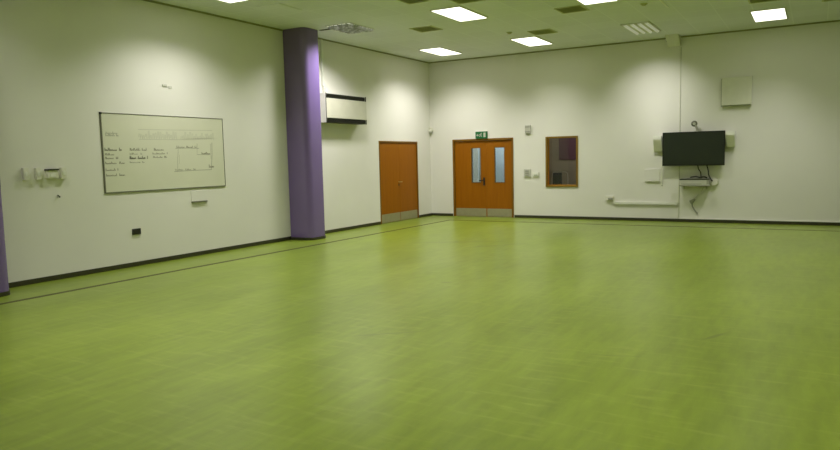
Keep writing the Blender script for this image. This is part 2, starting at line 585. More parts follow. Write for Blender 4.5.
# a chair standing in the store room
cx_, cy_ = -6.02, YB + 1.25
ch = thing('chair', (cx_, cy_, FZ), 'dark chair with pale metal tubing seen through the small window', 'chair')
bm = BM(); box(bm, cx_ - 0.22, cx_ + 0.22, cy_ - 0.22, cy_ + 0.22, 0.44, 0.485, 0.015)
obj('seat', bm, 'black', ch)
bm = BM(); box(bm, cx_ - 0.19, cx_ + 0.06, cy_ + 0.19, cy_ + 0.225, 0.72, 1.08, 0.015)
obj('backrest', bm, 'black', ch)
bm = BM()
for s in (-1, 1):
    tube(bm, [(cx_ + s * 0.225, cy_ + 0.20, 0.46), (cx_ + s * 0.225, cy_ + 0.215, 0.9), (cx_ + s * 0.215, cy_ + 0.21, 1.06), (cx_ + s * 0.16, cy_ + 0.21, 1.10)], 0.011)
tube(bm, [(cx_ - 0.16, cy_ + 0.21, 1.10), (cx_ + 0.16, cy_ + 0.21, 1.10)], 0.011)
obj('back_frame', bm, 'steel', ch, smooth=True)
for sx in (-1, 1):
    for sy in (-1, 1):
        bm = BM(); tube(bm, [(cx_ + sx * 0.20, cy_ + sy * 0.20, 0.442), (cx_ + sx * 0.22, cy_ + sy * 0.22, FZ)], 0.011)
        obj('leg', bm, 'steel', ch, smooth=True)

# ------------------------------------------------------------------ exit sign
ex0, ex1, ez0, ez1 = -7.815, -7.485, 2.032, 2.215
t = thing('exit_sign', (-7.65, YB, ez0), 'green running man exit sign above the double doors', 'sign')
bm = BM(); box(bm, ex0, ex1, YB - 0.045, YB, ez0, ez1, 0.006)
obj('sign_body', bm, 'green', t)
yq = YB - 0.0455
def flat(bm, pts, y=yq, th=0.0015):
    return prism(bm, [(u, v) for u, v in pts], 'y', y - th, y)
# the door panel at one side, arrow at the other, running figure between
bm = BM()
def quad_rect(bm, a, b_, c, d):
    flat(bm, [(a, c), (b_, c), (b_, d), (a, d)])
quad_rect(bm, ex1 - 0.095, ex1 - 0.035, ez0 + 0.035, ez1 - 0.03)
fx, fz = -7.66, ez0 + 0.09
flat(bm, [(fx + 0.018 + 0.012 * math.cos(a), fz + 0.052 + 0.012 * math.sin(a)) for a in [k * math.pi / 6 for k in range(12)]])
def limb(p0, p1, w=0.012):
    d = Vector((p1[0] - p0[0], p1[1] - p0[1])).normalized() * (w / 2)
    n = Vector((-d.y, d.x))
    flat(bm, [(p0[0] + n.x, p0[1] + n.y), (p0[0] - n.x, p0[1] - n.y), (p1[0] - n.x, p1[1] - n.y), (p1[0] + n.x, p1[1] + n.y)])
limb((fx + 0.010, fz + 0.038), (fx - 0.008, fz), 0.02)
limb((fx - 0.006, fz), (fx + 0.022, fz - 0.016)); limb((fx + 0.022, fz - 0.016), (fx + 0.016, fz - 0.048))
limb((fx - 0.008, fz), (fx - 0.022, fz - 0.026)); limb((fx - 0.022, fz - 0.026), (fx - 0.048, fz - 0.032))
limb((fx + 0.008, fz + 0.034), (fx + 0.034, fz + 0.016)); limb((fx + 0.006, fz + 0.034), (fx - 0.028, fz + 0.022))
limb((fx - 0.028, fz + 0.022), (fx - 0.036, fz + 0.004))
ax, az = ex0 + 0.06, ez0 + 0.09
flat(bm, [(ax - 0.032, az), (ax + 0.004, az - 0.034), (ax + 0.004, az - 0.012), (ax + 0.034, az - 0.012), (ax + 0.034, az + 0.012), (ax + 0.004, az + 0.012), (ax + 0.004, az + 0.034)])
obj('pictogram', bm, 'midgrey', t)
bm = BM(); box(bm, ex0 + 0.004, ex1 - 0.004, YB - 0.043, YB - 0.001, ez1, ez1 + 0.014, 0.003)
obj('top_edge', bm, 'white', t)

# ------------------------------------------------------------------ whiteboard with faint notes
b0, b1, bz0, bz1 = 6.455, 8.868, 1.132, 2.335
t = thing('whiteboard', (XL, (b0 + b1) / 2, bz0), 'large framed whiteboard with faint handwritten notes on the left wall', 'whiteboard')
bm = BM(); box(bm, XL, XL + 0.010, b0 + 0.01, b1 - 0.01, bz0 + 0.01, bz1 - 0.01)
obj('board', bm, 'board', t)
bm = BM()
k = 0.012
box(bm, XL, XL + 0.015, b0 - 0.006, b0 + 0.016, bz0, bz1, 0.003)
box(bm, XL, XL + 0.015, b1 - k, b1, bz0, bz1, 0.003)
box(bm, XL, XL + 0.015, b0 + k, b1 - k, bz0 - 0.004, bz0 + 0.016, 0.003)
box(bm, XL, XL + 0.015, b0 + k, b1 - k, bz1 - k, bz1, 0.003)
obj('board_frame', bm, 'board_frame', t)
bm = BM()
box(bm, XL, XL + 0.02, b0 - 0.01, b0 + 0.022, bz1 - 0.025, bz1 + 0.006, 0.004)
obj('corner_cap', bm, 'black', t)
XB = XL + 0.0103
def stroke(bm, pts, w):
    """a flat pen stroke on the board: pts in (y, z)"""
    P = [Vector(q) for q in pts]
    Ls, Rs = [], []
    for i, q in enumerate(P):
        d = (P[min(i + 1, len(P) - 1)] - P[max(i - 1, 0)])
        d = d.normalized() if d.length > 1e-6 else Vector((1, 0))
        n = Vector((-d.y, d.x)) * w / 2
        Ls.append(bm.verts.new((XB, q.x + n.x, q.y + n.y)))
        Rs.append(bm.verts.new((XB, q.x - n.x, q.y - n.y)))
    for i in range(len(P) - 1):
        bm.faces.new((Ls[i], Rs[i], Rs[i + 1], Ls[i + 1]))
def writing(bm, y0, y1, z, h, w=0.006, cap=1.5, gap=0.12):
    """illegible longhand: little humps, some ascenders, word gaps"""
    y = y0
    while y < y1:
        word = random.uniform(0.10, 0.24)
        e = min(y + word, y1)
        pts, first = [], True
        x = y
        while x < e:
            a = h * (cap if (first or random.random() < 0.18) else random.uniform(0.5, 0.9))
            s = random.uniform(0.012, 0.02)
            pts += [(x, z), (x + s * 0.35, z + a), (x + s * 0.6, z + a * 0.9), (x + s * 0.75, z + h * 0.1)]
            x += s
            first = False
        if len(pts) > 2:
            stroke(bm, pts, w)
        y = e + random.uniform(0.03, 0.05)
def part_text(lines, mat, name='handwriting'):
    bm = BM()
    for (a, b_, z, h, w) in lines:
        writing(bm, a, b_, z, h, w)
    return obj(name, bm, mat, t)
part_text([(6.52, 6.74, 1.985, 0.035, 0.008), (6.53, 6.73, 2.02, 0.025, 0.006)], 'faint_ink')
part_text([(6.49, 6.78, 1.765, 0.034, 0.009), (6.49, 6.66, 1.700, 0.024, 0.006), (6.49, 6.71, 1.643, 0.026, 0.007),
           (6.485, 6.82, 1.568, 0.026, 0.007), (6.485, 6.70, 1.468, 0.026, 0.007), (6.49, 6.81, 1.385, 0.028, 0.007)], 'ink')
part_text([(6.925, 7.23, 1.768, 0.03, 0.007), (6.92, 7.14, 1.708, 0.02, 0.005), (6.915, 7.24, 1.638, 0.034, 0.012), (6.91, 7.18, 1.578, 0.02, 0.005)], 'ink')
part_text([(7.37, 7.565, 1.768, 0.03, 0.007), (7.34, 7.63, 1.71, 0.022, 0.006), (7.345, 7.62, 1.652, 0.022, 0.006)], 'ink')
for (a, y_, z_, L_) in ((0, 6.485, 1.752, 0.30), (0, 6.92, 1.757, 0.32), (0, 7.36, 1.757, 0.21)):
    pass
# a plan sketch of a room, dimensioned
bm = BM()
stroke(bm, [(7.80, 1.805), (8.05, 1.812), (8.30, 1.806)], 0.007)
stroke(bm, [(8.594, 1.907), (8.585, 1.70), (8.549, 1.432)], 0.009)
stroke(bm, [(8.56, 1.89), (8.556, 1.62)], 0.005)
stroke(bm, [(8.261, 1.89), (8.25, 1.70), (8.54, 1.698)], 0.007)
stroke(bm, [(7.751, 1.425), (8.15, 1.434), (8.55, 1.436)], 0.008)
stroke(bm, [(7.854, 1.79), (7.83, 1.62), (7.819, 1.43)], 0.006)
stroke(bm, [(7.87, 1.70), (7.86, 1.55)], 0.004)
writing(bm, 7.82, 8.24, 1.815, 0.024, 0.006)
writing(bm, 7.77, 8.20, 1.44, 0.02, 0.005)
writing(bm, 8.35, 8.54, 1.705, 0.026, 0.008)
writing(bm, 8.50, 8.60, 1.47, 0.04, 0.008)
obj('plan_sketch', bm, 'ink', t)
bm = BM()
for (a, b_) in ((7.10, 7.47), (7.50, 7.85), (7.92, 8.62)):
    y = a
    while y < b_:
        h0 = random.uniform(0.05, 0.13)
        stroke(bm, [(y, 1.955 + random.uniform(0, .03)), (y + 0.008, 1.955 + h0), (y + 0.025, 1.955 + h0), (y + 0.03, 1.955)], 0.012)
        y += random.uniform(0.035, 0.055)
stroke(bm, [(7.10, 2.10), (7.8, 2.107), (8.62, 2.12)], 0.012)
stroke(bm, [(7.10, 1.945), (7.8, 1.95), (8.62, 1.985)], 0.012)
obj('wiped_heading', bm, 'ghost_ink', t)

# ------------------------------------------------------------------ small fittings on the left wall
bm = BM(); box(bm, XL, XL + 0.010, 8.075, 8.42, 0.905, 1.085, 0.003)
t = obj('white_box', bm, 'wall', origin=(XL, 8.25, 0.905))
tag(t, 'shallow white box on the wall below the right end of the whiteboard', 'box')
bm = BM(); box(bm, XL, XL + 0.032, 8.08, 8.41, 0.884, 0.9045, 0.003)
obj('shadow_lip', bm, 'board_frame', t)  # dark lip painted in for the shadow line under the box

def wall_box(name, y0, y1, z0, z1, dep, label, cat, mat='offwhite', group=None):
    t = thing(name, (XL, (y0 + y1) / 2, z0), label, cat, group)
    bm = BM(); box(bm, XL, XL + dep, y0, y1, z0, z1, 0.006)
    obj('housing', bm, mat, t)
    return t
t = wall_box('light_switch', 5.238, 5.308, 1.378, 1.543, 0.055, 'narrow white switch nearest the purple column at the left edge', 'switch')
bm = BM(); box(bm, XL + 0.055, XL + 0.063, 5.255, 5.29, 1.43, 1.49, 0.003); obj('rocker', bm, 'white', t)
t = wall_box('light_switch', 5.413, 5.478, 1.378, 1.540, 0.05, 'narrow white switch between the leftmost switch and dark topped box', 'switch')
bm = BM(); box(bm, XL + 0.05, XL + 0.058, 5.43, 5.46, 1.43, 1.49, 0.003); obj('rocker', bm, 'white', t)
t = wall_box('control_box', 5.560, 5.715, 1.390, 1.500, 0.06, 'wide white wall control box with a dark top edge', 'control')
bm = BM(); box(bm, XL, XL + 0.075, 5.552, 5.722, 1.500, 1.520, 0.003); obj('dark_lid', bm, 'dark', t)
bm = BM(); box(bm, XL + 0.06, XL + 0.066, 5.60, 5.675, 1.41, 1.46, 0.003); obj('keypad', bm, 'white', t)
t = wall_box('light_switch', 5.768, 5.845, 1.380, 1.538, 0.05, 'narrow white switch nearest the whiteboard in the switch row', 'switch')
bm = BM(); box(bm, XL + 0.05, XL + 0.058, 5.79, 5.825, 1.43, 1.49, 0.003); obj('rocker', bm, 'white', t)

t = thing('coat_hook', (XL, 5.72, 1.11), 'tiny dark hook on the wall under the row of switches', 'hook')
bm = BM(); box(bm, XL, XL + 0.006, 5.708, 5.732, 1.11, 1.16, 0.002); obj('plate', bm, 'midgrey', t)
bm = BM(); tube(bm, [(XL + 0.006, 5.72, 1.15), (XL + 0.03, 5.72, 1.135), (XL + 0.045, 5.72, 1.12), (XL + 0.05, 5.72, 1.14)], 0.007); obj('prong', bm, 'dark', t, smooth=True)

t = thing('wall_socket', (XL, 6.95, 0.462), 'black double socket low on the wall below the whiteboard', 'socket')
bm = BM(); box(bm, XL, XL + 0.022, 6.878, 7.026, 0.464, 0.556, 0.005); obj('faceplate', bm, 'black', t)
for y in (6.905, 6.965):
    bm = BM(); box(bm, XL + 0.022, XL + 0.025, y, y + 0.035, 0.485, 0.535, 0.001); obj('outlet', bm, 'dark', t)

# hook marks above the whiteboard
for (y, z, s, lab) in ((7.655, 2.82, 0.045, 'small faint plug left in the wall above the whiteboard, nearer the left edge'),
                       (7.767, 2.80, 0.03, 'small faint plug left in the wall above the whiteboard, nearer the column')):
    bm = BM(); box(bm, XL, XL + 0.012, y - s, y + s, z - 0.02, z + 0.02, 0.004)
    tag(obj('wall_plug', bm, 'midgrey', origin=(XL, y, z)), lab, 'plug')

# motion detector in the corner
t = thing('motion_detector', (XL + 0.045, YB - 0.045, 2.24), 'small pale motion detector high in the far corner', 'detector')
bm = BM(); prism(bm, [(XL, YB), (XL, YB - 0.085), (XL + 0.05, YB - 0.10), (XL + 0.10, YB - 0.05), (XL + 0.085, YB)], 'z', 2.275, 2.37)
obj('housing', bm, 'offwhite', t)
bm = BM(); prism(bm, [(XL + 0.02, YB - 0.02), (XL + 0.02, YB - 0.085), (XL + 0.05, YB - 0.095), (XL + 0.095, YB - 0.05), (XL + 0.085, YB - 0.02)], 'z', 2.235, 2.275)
obj('lens', bm, 'grey', t)

# ------------------------------------------------------------------ wall heater
a0, a1, az0, az1, ad = 11.58, 13.06, 2.352, 2.972, 0.25
XF = XL + ad
t = thing('wall_heater', (XL, (a0 + a1) / 2, az0), 'white wall heater with dark grilles high beside the purple column', 'heater')
bm = BM()
box(bm, XL, XF - 0.02, a0, a0 + 0.025, az0, az1, 0.004)
box(bm, XL, XF - 0.02, a1 - 0.025, a1, az0, az1, 0.004)
box(bm, XL, XF - 0.06, a0 + 0.025, a1 - 0.025, az1 - 0.02, az1)
box(bm, XL, XL + 0.02, a0 + 0.025, a1 - 0.025, az0, az1 - 0.02)
obj('casing', bm, 'white', t)
bm = BM(); box(bm, XL + 0.03, XF, a0 + 0.004, a1 - 0.004, 2.452, 2.866, 0.006)
obj('front_panel', bm, 'heater_front', t)
for (z0, z1) in ((2.868, 2.962), (2.356, 2.450)):
    bm = BM()
    box(bm, XL + 0.03, XF - 0.03, a0 + 0.026, a1 - 0.026, z0, z1)
    for i in range(5):
        z = z0 + (i + 0.5) * (z1 - z0) / 5
        box(bm, XF - 0.03, XF - 0.012, a0 + 0.026, a1 - 0.026, z - 0.003, z + 0.003)
    obj('grille', bm, 'dark', t)
for y in (a0 + 0.002, a1 - 0.014):
    bm = BM(); box(bm, XF - 0.02, XF - 0.004, y, y + 0.012, az0, az1)
    obj('edge_trim', bm, 'dark', t)

# conduit feeding the heater, from the ceiling, with an isolator
t = thing('heater_conduit', (XL, 11.60, az1), 'thin white conduit dropping from the ceiling to the wall heater', 'conduit')
bm = BM(); box(bm, XL, XL + 0.04, 11.75, 11.81, az1 + 0.17, H - 0.032, 0.004)
obj('trunking', bm, 'white', t)
bm = BM(); tube(bm, [(XL + 0.03, 11.78, az1 + 0.17), (XL + 0.035, 11.77, az1 + 0.08), (XL + 0.06, 11.75, az1 + 0.002)], 0.012)
obj('flexible_tail', bm, 'midgrey', t, smooth=True)
bm = BM(); box(bm, XL, XL + 0.05, 11.83, 11.90, az1 + 0.03, az1 + 0.13, 0.006)
obj('isolator', bm, 'white', t)

# ------------------------------------------------------------------ fittings on the far wall
def back_box(name, x0, x1, z0, z1, dep, label, cat, mat='offwhite'):
    t = thing(name, ((x0 + x1) / 2, YB, z0), label, cat)
    bm = BM(); box(bm, x0, x1, YB - dep, YB, z0, z1, 0.005)
    obj('housing', bm, mat, t)
    return t
t = back_box('door_controller', -6.425, -6.285, 2.12, 2.325, 0.05, 'small grey box high on the wall between double doors and window', 'box', 'midgrey')
bm = BM(); box(bm, -6.41, -6.30, YB - 0.004, YB, 2.10, 2.12); obj('wall_mount', bm, 'grey', t)
for z in (2.28, 2.16):
    bm = BM(); box(bm, -6.42, -6.29, YB - 0.056, YB - 0.05, z - 0.012, z + 0.012, 0.002); obj('slot', bm, 'grey', t)
t = back_box('light_switch', -6.470, -6.295, 1.02, 1.215, 0.03, 'taller pale switch plate right of the double doors', 'switch', 'midgrey')
for z in (1.17, 1.115, 1.06):
    bm = BM(); box(bm, -6.43, -6.335, YB - 0.037, YB - 0.03, z - 0.018, z + 0.012, 0.002); obj('rocker', bm, 'grey', t)
t = back_box('wall_socket', -6.23, -6.078, 1.03, 1.135, 0.03, 'small pale socket beside the switch plate, nearer the window', 'socket', 'white')
bm = BM(); box(bm, -6.20, -6.10, YB - 0.034, YB - 0.03, 1.05, 1.075, 0.002); obj('outlet', bm, 'grey', t)

bm = BM(); box(bm, -3.485, -3.135, YB - 0.022, YB, 0.905, 1.182, 0.006)
t = obj('white_box', bm, 'wall', origin=(-3.31, YB, 0.905))
tag(t, 'shallow white box on the far wall below the left of the television', 'box')
bm = BM(); box(bm, -3.46, -3.135, YB - 0.035, YB, 0.892, 0.9045, 0.002); obj('wall_mount', bm, 'midgrey', t)  # grey strip below the box, its bottom shadow put in as colour

# conduits and trunking
bm = BM(); box(bm, -3.105, -3.075, YB - 0.025, YB, 0.80, 1.40, 0.004)
t = obj('cable_trunking', bm, 'offwhite', origin=(-3.09, YB, 0.80))
bm = BM(); box(bm, -3.11, -3.07, YB - 0.006, YB, 0.79, 0.80); obj('wall_mount', bm, 'grey', t)
tag(t, 'short vertical white trunking under the left edge of the television', 'trunking')
t = thing('wall_conduit', (-2.715, YB, 0.11), 'tall thin vertical conduit down the far wall behind the television', 'conduit')
bm = BM(); box(bm, -2.730, -2.712, YB - 0.014, YB, 0.06, 3.90, 0.003); obj('cover', bm, 'offwhite', t)
bm = BM(); box(bm, -2.711, -2.702, YB - 0.007, YB, 0.06, 3.90); obj('shadow_line', bm, 'midgrey', t)  # grey strip painted beside the conduit for its shadow
t = thing('floor_trunking', (-3.5, YB, 0.345), 'long horizontal white trunking low on the far wall', 'trunking')
bm = BM(); box(bm, -4.19, -2.735, YB - 0.03, YB, 0.362, 0.418, 0.004); obj('channel', bm, 'white', t)
bm = BM(); box(bm, -4.195, -2.735, YB - 0.034, YB, 0.348, 0.3615, 0.003); obj('lower_lip', bm, 'midgrey', t)
t = back_box('wall_socket', -4.385, -4.20, 0.445, 0.545, 0.045, 'pale socket at the left end of the low white trunking', 'socket', 'offwhite')
bm = BM(); box(bm, -4.32, -4.21, YB - 0.055, YB - 0.045, 0.455, 0.50, 0.003); obj('plug', bm, 'grey', t)
# boxed pipe at the ceiling
t = thing('pipe_boxing', (-2.84, YB, 3.93), 'pale boxed duct where the far wall meets the ceiling', 'duct')
bm = BM(); prism(bm, [(YB, H - 0.001), (YB, 3.93), (YB - 0.09, 3.93), (YB - 0.34, H - 0.07), (YB - 0.42, H - 0.001)], 'x', -2.98, -2.71)
obj('casing', bm, 'fixture', t)
bm = BM(); box(bm, -3.02, -2.985, YB - 0.10, YB, 4.03, 4.075, 0.004); obj('bracket', bm, 'grey', t)

# square wall panel
t = thing('wall_panel', (-1.55, YB, 2.55), 'square pale panel high on the far wall above the television', 'panel')
bm = BM(); box(bm, -1.845, -1.25, YB - 0.085, YB - 0.02, 2.55, 3.145, 0.008); obj('cover', bm, 'offwhite', t)
bm = BM(); box(bm, -1.855, -1.275, YB - 0.07, YB, 2.530, 3.13); obj('back_box', bm, 'grey', t)  # grey back shifted left and down to paint the panel's shadow

# ------------------------------------------------------------------ television group
tv0, tv1, tz0, tz1 = -3.055, -1.748, 1.250, 2.006
YT = YB - 0.17
t = thing('television', (-2.4, YB, tz0), 'wide black flat screen television on the far wall, switched off', 'television')
bm = BM(); box(bm, tv0, tv1, YT, YT + 0.055, tz0, tz1, 0.006); obj('body', bm, 'black', t)
bm = BM(); box(bm, tv0 + 0.022, tv1 - 0.022, YT - 0.002, YT, tz0 + 0.035, tz1 - 0.022); obj('screen', bm, 'screen', t)
bm = BM()
box(bm, -2.70, -2.10, YT + 0.055, YT + 0.09, 1.40, 1.85)
box(bm, -2.60, -2.20, YT + 0.09, YB, 1.50, 1.75)
obj('wall_mount', bm, 'dark', t)

def speaker(x0, x1, z0, z1, slope, label):
    t = thing('speaker', ((x0 + x1) / 2, YB, z0), label, 'speaker', 'speakers beside the television')
    bm = BM()
    prism(bm, [(YB - 0.031, z0), (YB - 0.031, z1), (YB - 0.20, z1), (YB - 0.20, z1 - 0.09), (YB - 0.075, z0)], 'x', x0, x1)
    bmesh.ops.bevel(bm, geom=list(bm.edges), offset=0.008, segments=2, affect='EDGES')
    obj('cabinet', bm, 'white', t)
    bm = BM(); prism(bm, [(YB - 0.197, z1 - 0.105), (YB - 0.083, z0 + 0.012), (YB - 0.078, z0 + 0.012), (YB - 0.19, z1 - 0.105)], 'x', x0 + 0.015, x1 - 0.015)
    obj('speaker_grille', bm, 'offwhite', t)
    bm = BM(); box(bm, x0 + 0.05, x1 - 0.05, YB - 0.031, YB, z0 + 0.04, z1 - 0.04); obj('wall_mount', bm, 'grey', t)
    return t
speaker(-3.262, -3.075, 1.585, 1.945, 0, 'white wall speaker at the left side of the television')
speaker(-1.735, -1.555, 1.64, 1.995, 0, 'white wall speaker at the right side of the television')

t = thing('webcam', (-2.40, YT + 0.03, tz1), 'small grey round camera on a stalk above the television', 'camera')
bm = BM()
torus(bm, (-2.385, YT + 0.02, 2.18), (0.3, -1, 0), 0.046, 0.022)
obj('ring', bm, 'board_frame', t, smooth=True)
bm = BM(); cyl(bm, (-2.385, YT + 0.035, 2.18), (-2.385, YT - 0.005, 2.18), 0.03, n=24); obj('lens', bm, 'midgrey', t, smooth=True)
bm = BM(); tube(bm, [(-2.365, YT + 0.025, 2.145), (-2.345, YT + 0.03, 2.11), (-2.325, YT + 0.03, 2.06), (-2.32, YT + 0.03, tz1 + 0.012)], 0.027); obj('stalk', bm, 'grey', t, smooth=True)
bm = BM(); box(bm, -2.385, -2.285, YT - 0.005, YT + 0.06, tz1, tz1 + 0.016, 0.004); obj('base_clip', bm, 'midgrey', t)

# slim shelf under the television holding a player box
t = thing('media_shelf', (-2.35, YB, 0.79), 'slim pale shelf on the far wall under the television', 'shelf')
bm = BM(); box(bm, -2.67, -2.03, YB - 0.24, YB, 0.795, 0.815, 0.004); obj('board', bm, 'grey', t)
for x in (-2.60, -2.12):
    bm = BM(); prism(bm, [(YB, 0.795), (YB - 0.16, 0.795), (YB, 0.72)], 'x', x - 0.008, x + 0.008); obj('bracket', bm, 'midgrey', t)
t = thing('media_player', (-2.35, YB - 0.12, 0.815), 'flat pale player box with dark top on the shelf below the television', 'player')
bm = BM(); box(bm, -2.66, -2.06, YB - 0.23, YB - 0.01, 0.816, 0.935, 0.006); obj('casing', bm, 'midgrey', t)
bm = BM(); box(bm, -2.665, -2.055, YB - 0.235, YB - 0.01, 0.935, 0.955, 0.003); obj('lid', bm, 'dark', t)
bm = BM(); box(bm, -2.10, -2.065, YB - 0.232, YB - 0.23, 0.835, 0.925); obj('end_cap', bm, 'grey', t)
bm = BM(); box(bm, -2.63, -2.2, YB - 0.2325, YB - 0.23, 0.835, 0.85); obj('slot', bm, 'grey', t)
t = thing('wall_plate', (-1.98, YB, 0.77), 'round white cable outlet at the right end of the media shelf', 'outlet')
bm = BM(); cyl(bm, (-1.965, YB, 0.868), (-1.965, YB - 0.05, 0.868), 0.085, 0.078, n=36); obj('cover', bm, 'offwhite', t, smooth=True)
bm = BM(); cyl(bm, (-1.965, YB - 0.05, 0.868), (-1.965, YB - 0.056, 0.868), 0.06, n=28); obj('boss', bm, 'offwhite', t, smooth=True)

def cable(pts, r, label, mat='dark', name='cable'):
    P = [Vector(q) for q in pts]
    S = []
    for i in range(len(P) - 1):          # Catmull-Rom through the points
        p0, p1, p2, p3 = P[max(i - 1, 0)], P[i], P[i + 1], P[min(i + 2, len(P) - 1)]
        for s in range(6):
            u = s / 6
            S.append(0.5 * ((2 * p1) + (p2 - p0) * u + (2 * p0 - 5 * p1 + 4 * p2 - p3) * u * u + (3 * p1 - p0 - 3 * p2 + p3) * u ** 3))
    S.append(P[-1])
    bm = BM(); tube(bm, S, r, 8)
    return tag(obj(name, bm, mat, origin=P[-1], smooth=True), label, 'cable')
yc = YB - 0.05
cable([(-2.31, YB - 0.09, 1.27), (-2.29, YB - 0.10, 1.18), (-2.25, YB - 0.05, 1.09), (-2.24, YB - 0.05, 0.968)], 0.011, 'dark cable from the television to the middle of the player box')
cable([(-2.12, YB - 0.09, 1.27), (-2.09, YB - 0.09, 1.15), (-2.075, YB - 0.10, 1.04), (-2.03, YB - 0.08, 0.94), (-2.0, YB - 0.06, 0.90)], 0.014, 'dark cable from the television down to the round outlet')
cable([(-2.45, YB - 0.15, 0.99), (-2.33, YB - 0.17, 1.005), (-2.24, YB - 0.16, 0.985), (-2.17, YB - 0.15, 1.0), (-2.10, YB - 0.13, 0.975)], 0.016, 'bunched dark lead lying along the top of the player box')
t = thing('hanging_lead', (-2.31, YB - 0.02, 0.18), 'loose grey lead with a plug hanging on the wall below the shelf', 'cable')
bm = BM(); tube(bm, [(-2.17, YB - 0.06, 0.78), (-2.24, YB - 0.03, 0.65), (-2.35, YB - 0.02, 0.53), (-2.44, YB - 0.025, 0.44)], 0.008); obj('upper_lead', bm, 'midgrey', t, smooth=True)
bm = BM(); prism(bm, [(-2.49, 0.455), (-2.37, 0.505), (-2.35, 0.49), (-2.40, 0.40), (-2.44, 0.37)], 'y', YB - 0.045, YB - 0.005); bmesh.ops.bevel(bm, geom=list(bm.edges), offset=0.008, segments=2, affect='EDGES'); obj('plug', bm, 'grey', t)
bm = BM(); tube(bm, [(-2.43, YB - 0.02, 0.40), (-2.42, YB - 0.02, 0.33), (-2.38, YB - 0.02, 0.26), (-2.32, YB - 0.02, 0.185), (-2.30, YB - 0.02, 0.17)], 0.013); obj('lower_lead', bm, 'grey', t, smooth=True)

# ------------------------------------------------------------------ ceiling fixtures
LIGHT_COL = (1.0, 0.965, 0.915)
def area_lamp(parent, loc, w, spread, name='lamp', sx=0.52, sy=1.1, rot=(0, 0, 0)):
    d = bpy.data.lights.new(name, 'AREA')
    d.shape = 'RECTANGLE'
    d.size, d.size_y = sx, sy
    d.energy = w
    d.color = LIGHT_COL
    d.spread = math.radians(spread)
    o = bpy.data.objects.new(name, d)
    COL.objects.link(o)
    o.parent = parent
    o.location = Vector(loc) - wloc(parent)
    o.rotation_euler = rot
    return o

FW, FL = 0.59, 1.17
def ceiling_light(x, y, label, w, spread):
    """recessed panel: x, y are its centre"""
    t = thing('ceiling_light', (x, y, H), label, 'ceiling light', 'lit ceiling panels')
    bm = BM()
    z0, z1, r = H - 0.018, H, 0.022
    box(bm, x - FW / 2, x - FW / 2 + r, y - FL / 2, y + FL / 2, z0, z1)
    box(bm, x + FW / 2 - r, x + FW / 2, y - FL / 2, y + FL / 2, z0, z1)
    box(bm, x - FW / 2 + r, x + FW / 2 - r, y - FL / 2, y - FL / 2 + r, z0, z1)
    box(bm, x - FW / 2 + r, x + FW / 2 - r, y + FL / 2 - r, y + FL / 2, z0, z1)
    obj('frame', bm, 'fixture', t)
    bm = BM(); box(bm, x - FW / 2 + r, x + FW / 2 - r, y - FL / 2 + r, y + FL / 2 - r, z0 - 0.004, z1, 0.003)
    obj('diffuser', bm, 'lens', t)
    area_lamp(t, (x, y, H - 0.03), w, spread)
    return t

W0 = 38
SP_WIDE, SP_MID = 126, 105
GX = [-8.0, -5.66, -3.26, -0.87, 1.53, 3.93]
GY = [14.92, 11.32, 7.72, 4.12, 0.52, -2.6]
names = {
    (0, 0): ('lit ceiling panel nearest the corner above the plain orange doors', W0 * 1.5, SP_WIDE),
    (1, 0): ('lit ceiling panel in front of the double doors, below the dark vent', W0 * 0.95, 112),
    (3, 0): ('lit ceiling panel at the right, nearest the top right corner', W0 * 0.75, 95),
    (1, 1): ('large lit ceiling panel at the top centre of the view', W0 * 0.65, SP_MID),
    (2, 1): ('lit ceiling panel cut off by the top edge right of centre', W0 * 0.65, SP_MID),
    (0, 2): ('lit ceiling panel at the top left, only its tip in view', W0 * 1.15, SP_WIDE),
}
for (i, j), (lab, w, sp) in names.items():
    ceiling_light(GX[i], GY[j] + (0.02 if j == 0 else 0), lab, w, sp)
# the same panels continue over the rest of the hall, behind and beside the camera
ROOM = {(3, 1): 0.6, (4, 0): 0.15, (5, 0): 0.15, (4, 1): 0.4, (5, 1): 0.3, (1, 2): 0.7, (2, 2): 0.7, (3, 2): 0.6, (4, 2): 0.45, (5, 2): 0.3,
        (0, 3): 0.42, (1, 3): 0.75, (2, 3): 0.7, (3, 3): 0.6, (4, 3): 0.4, (5, 3): 0.3,
        (1, 4): 0.5, (3, 4): 0.5, (5, 4): 0.3, (0, 4): 0.2, (1, 5): 0.4, (3, 5): 0.4}
for (i, j), k in ROOM.items():
    ceiling_light(GX[i], GY[j], 'lit ceiling panel over the unseen near part of the hall', W0 * k, SP_WIDE if i == 0 else SP_MID)

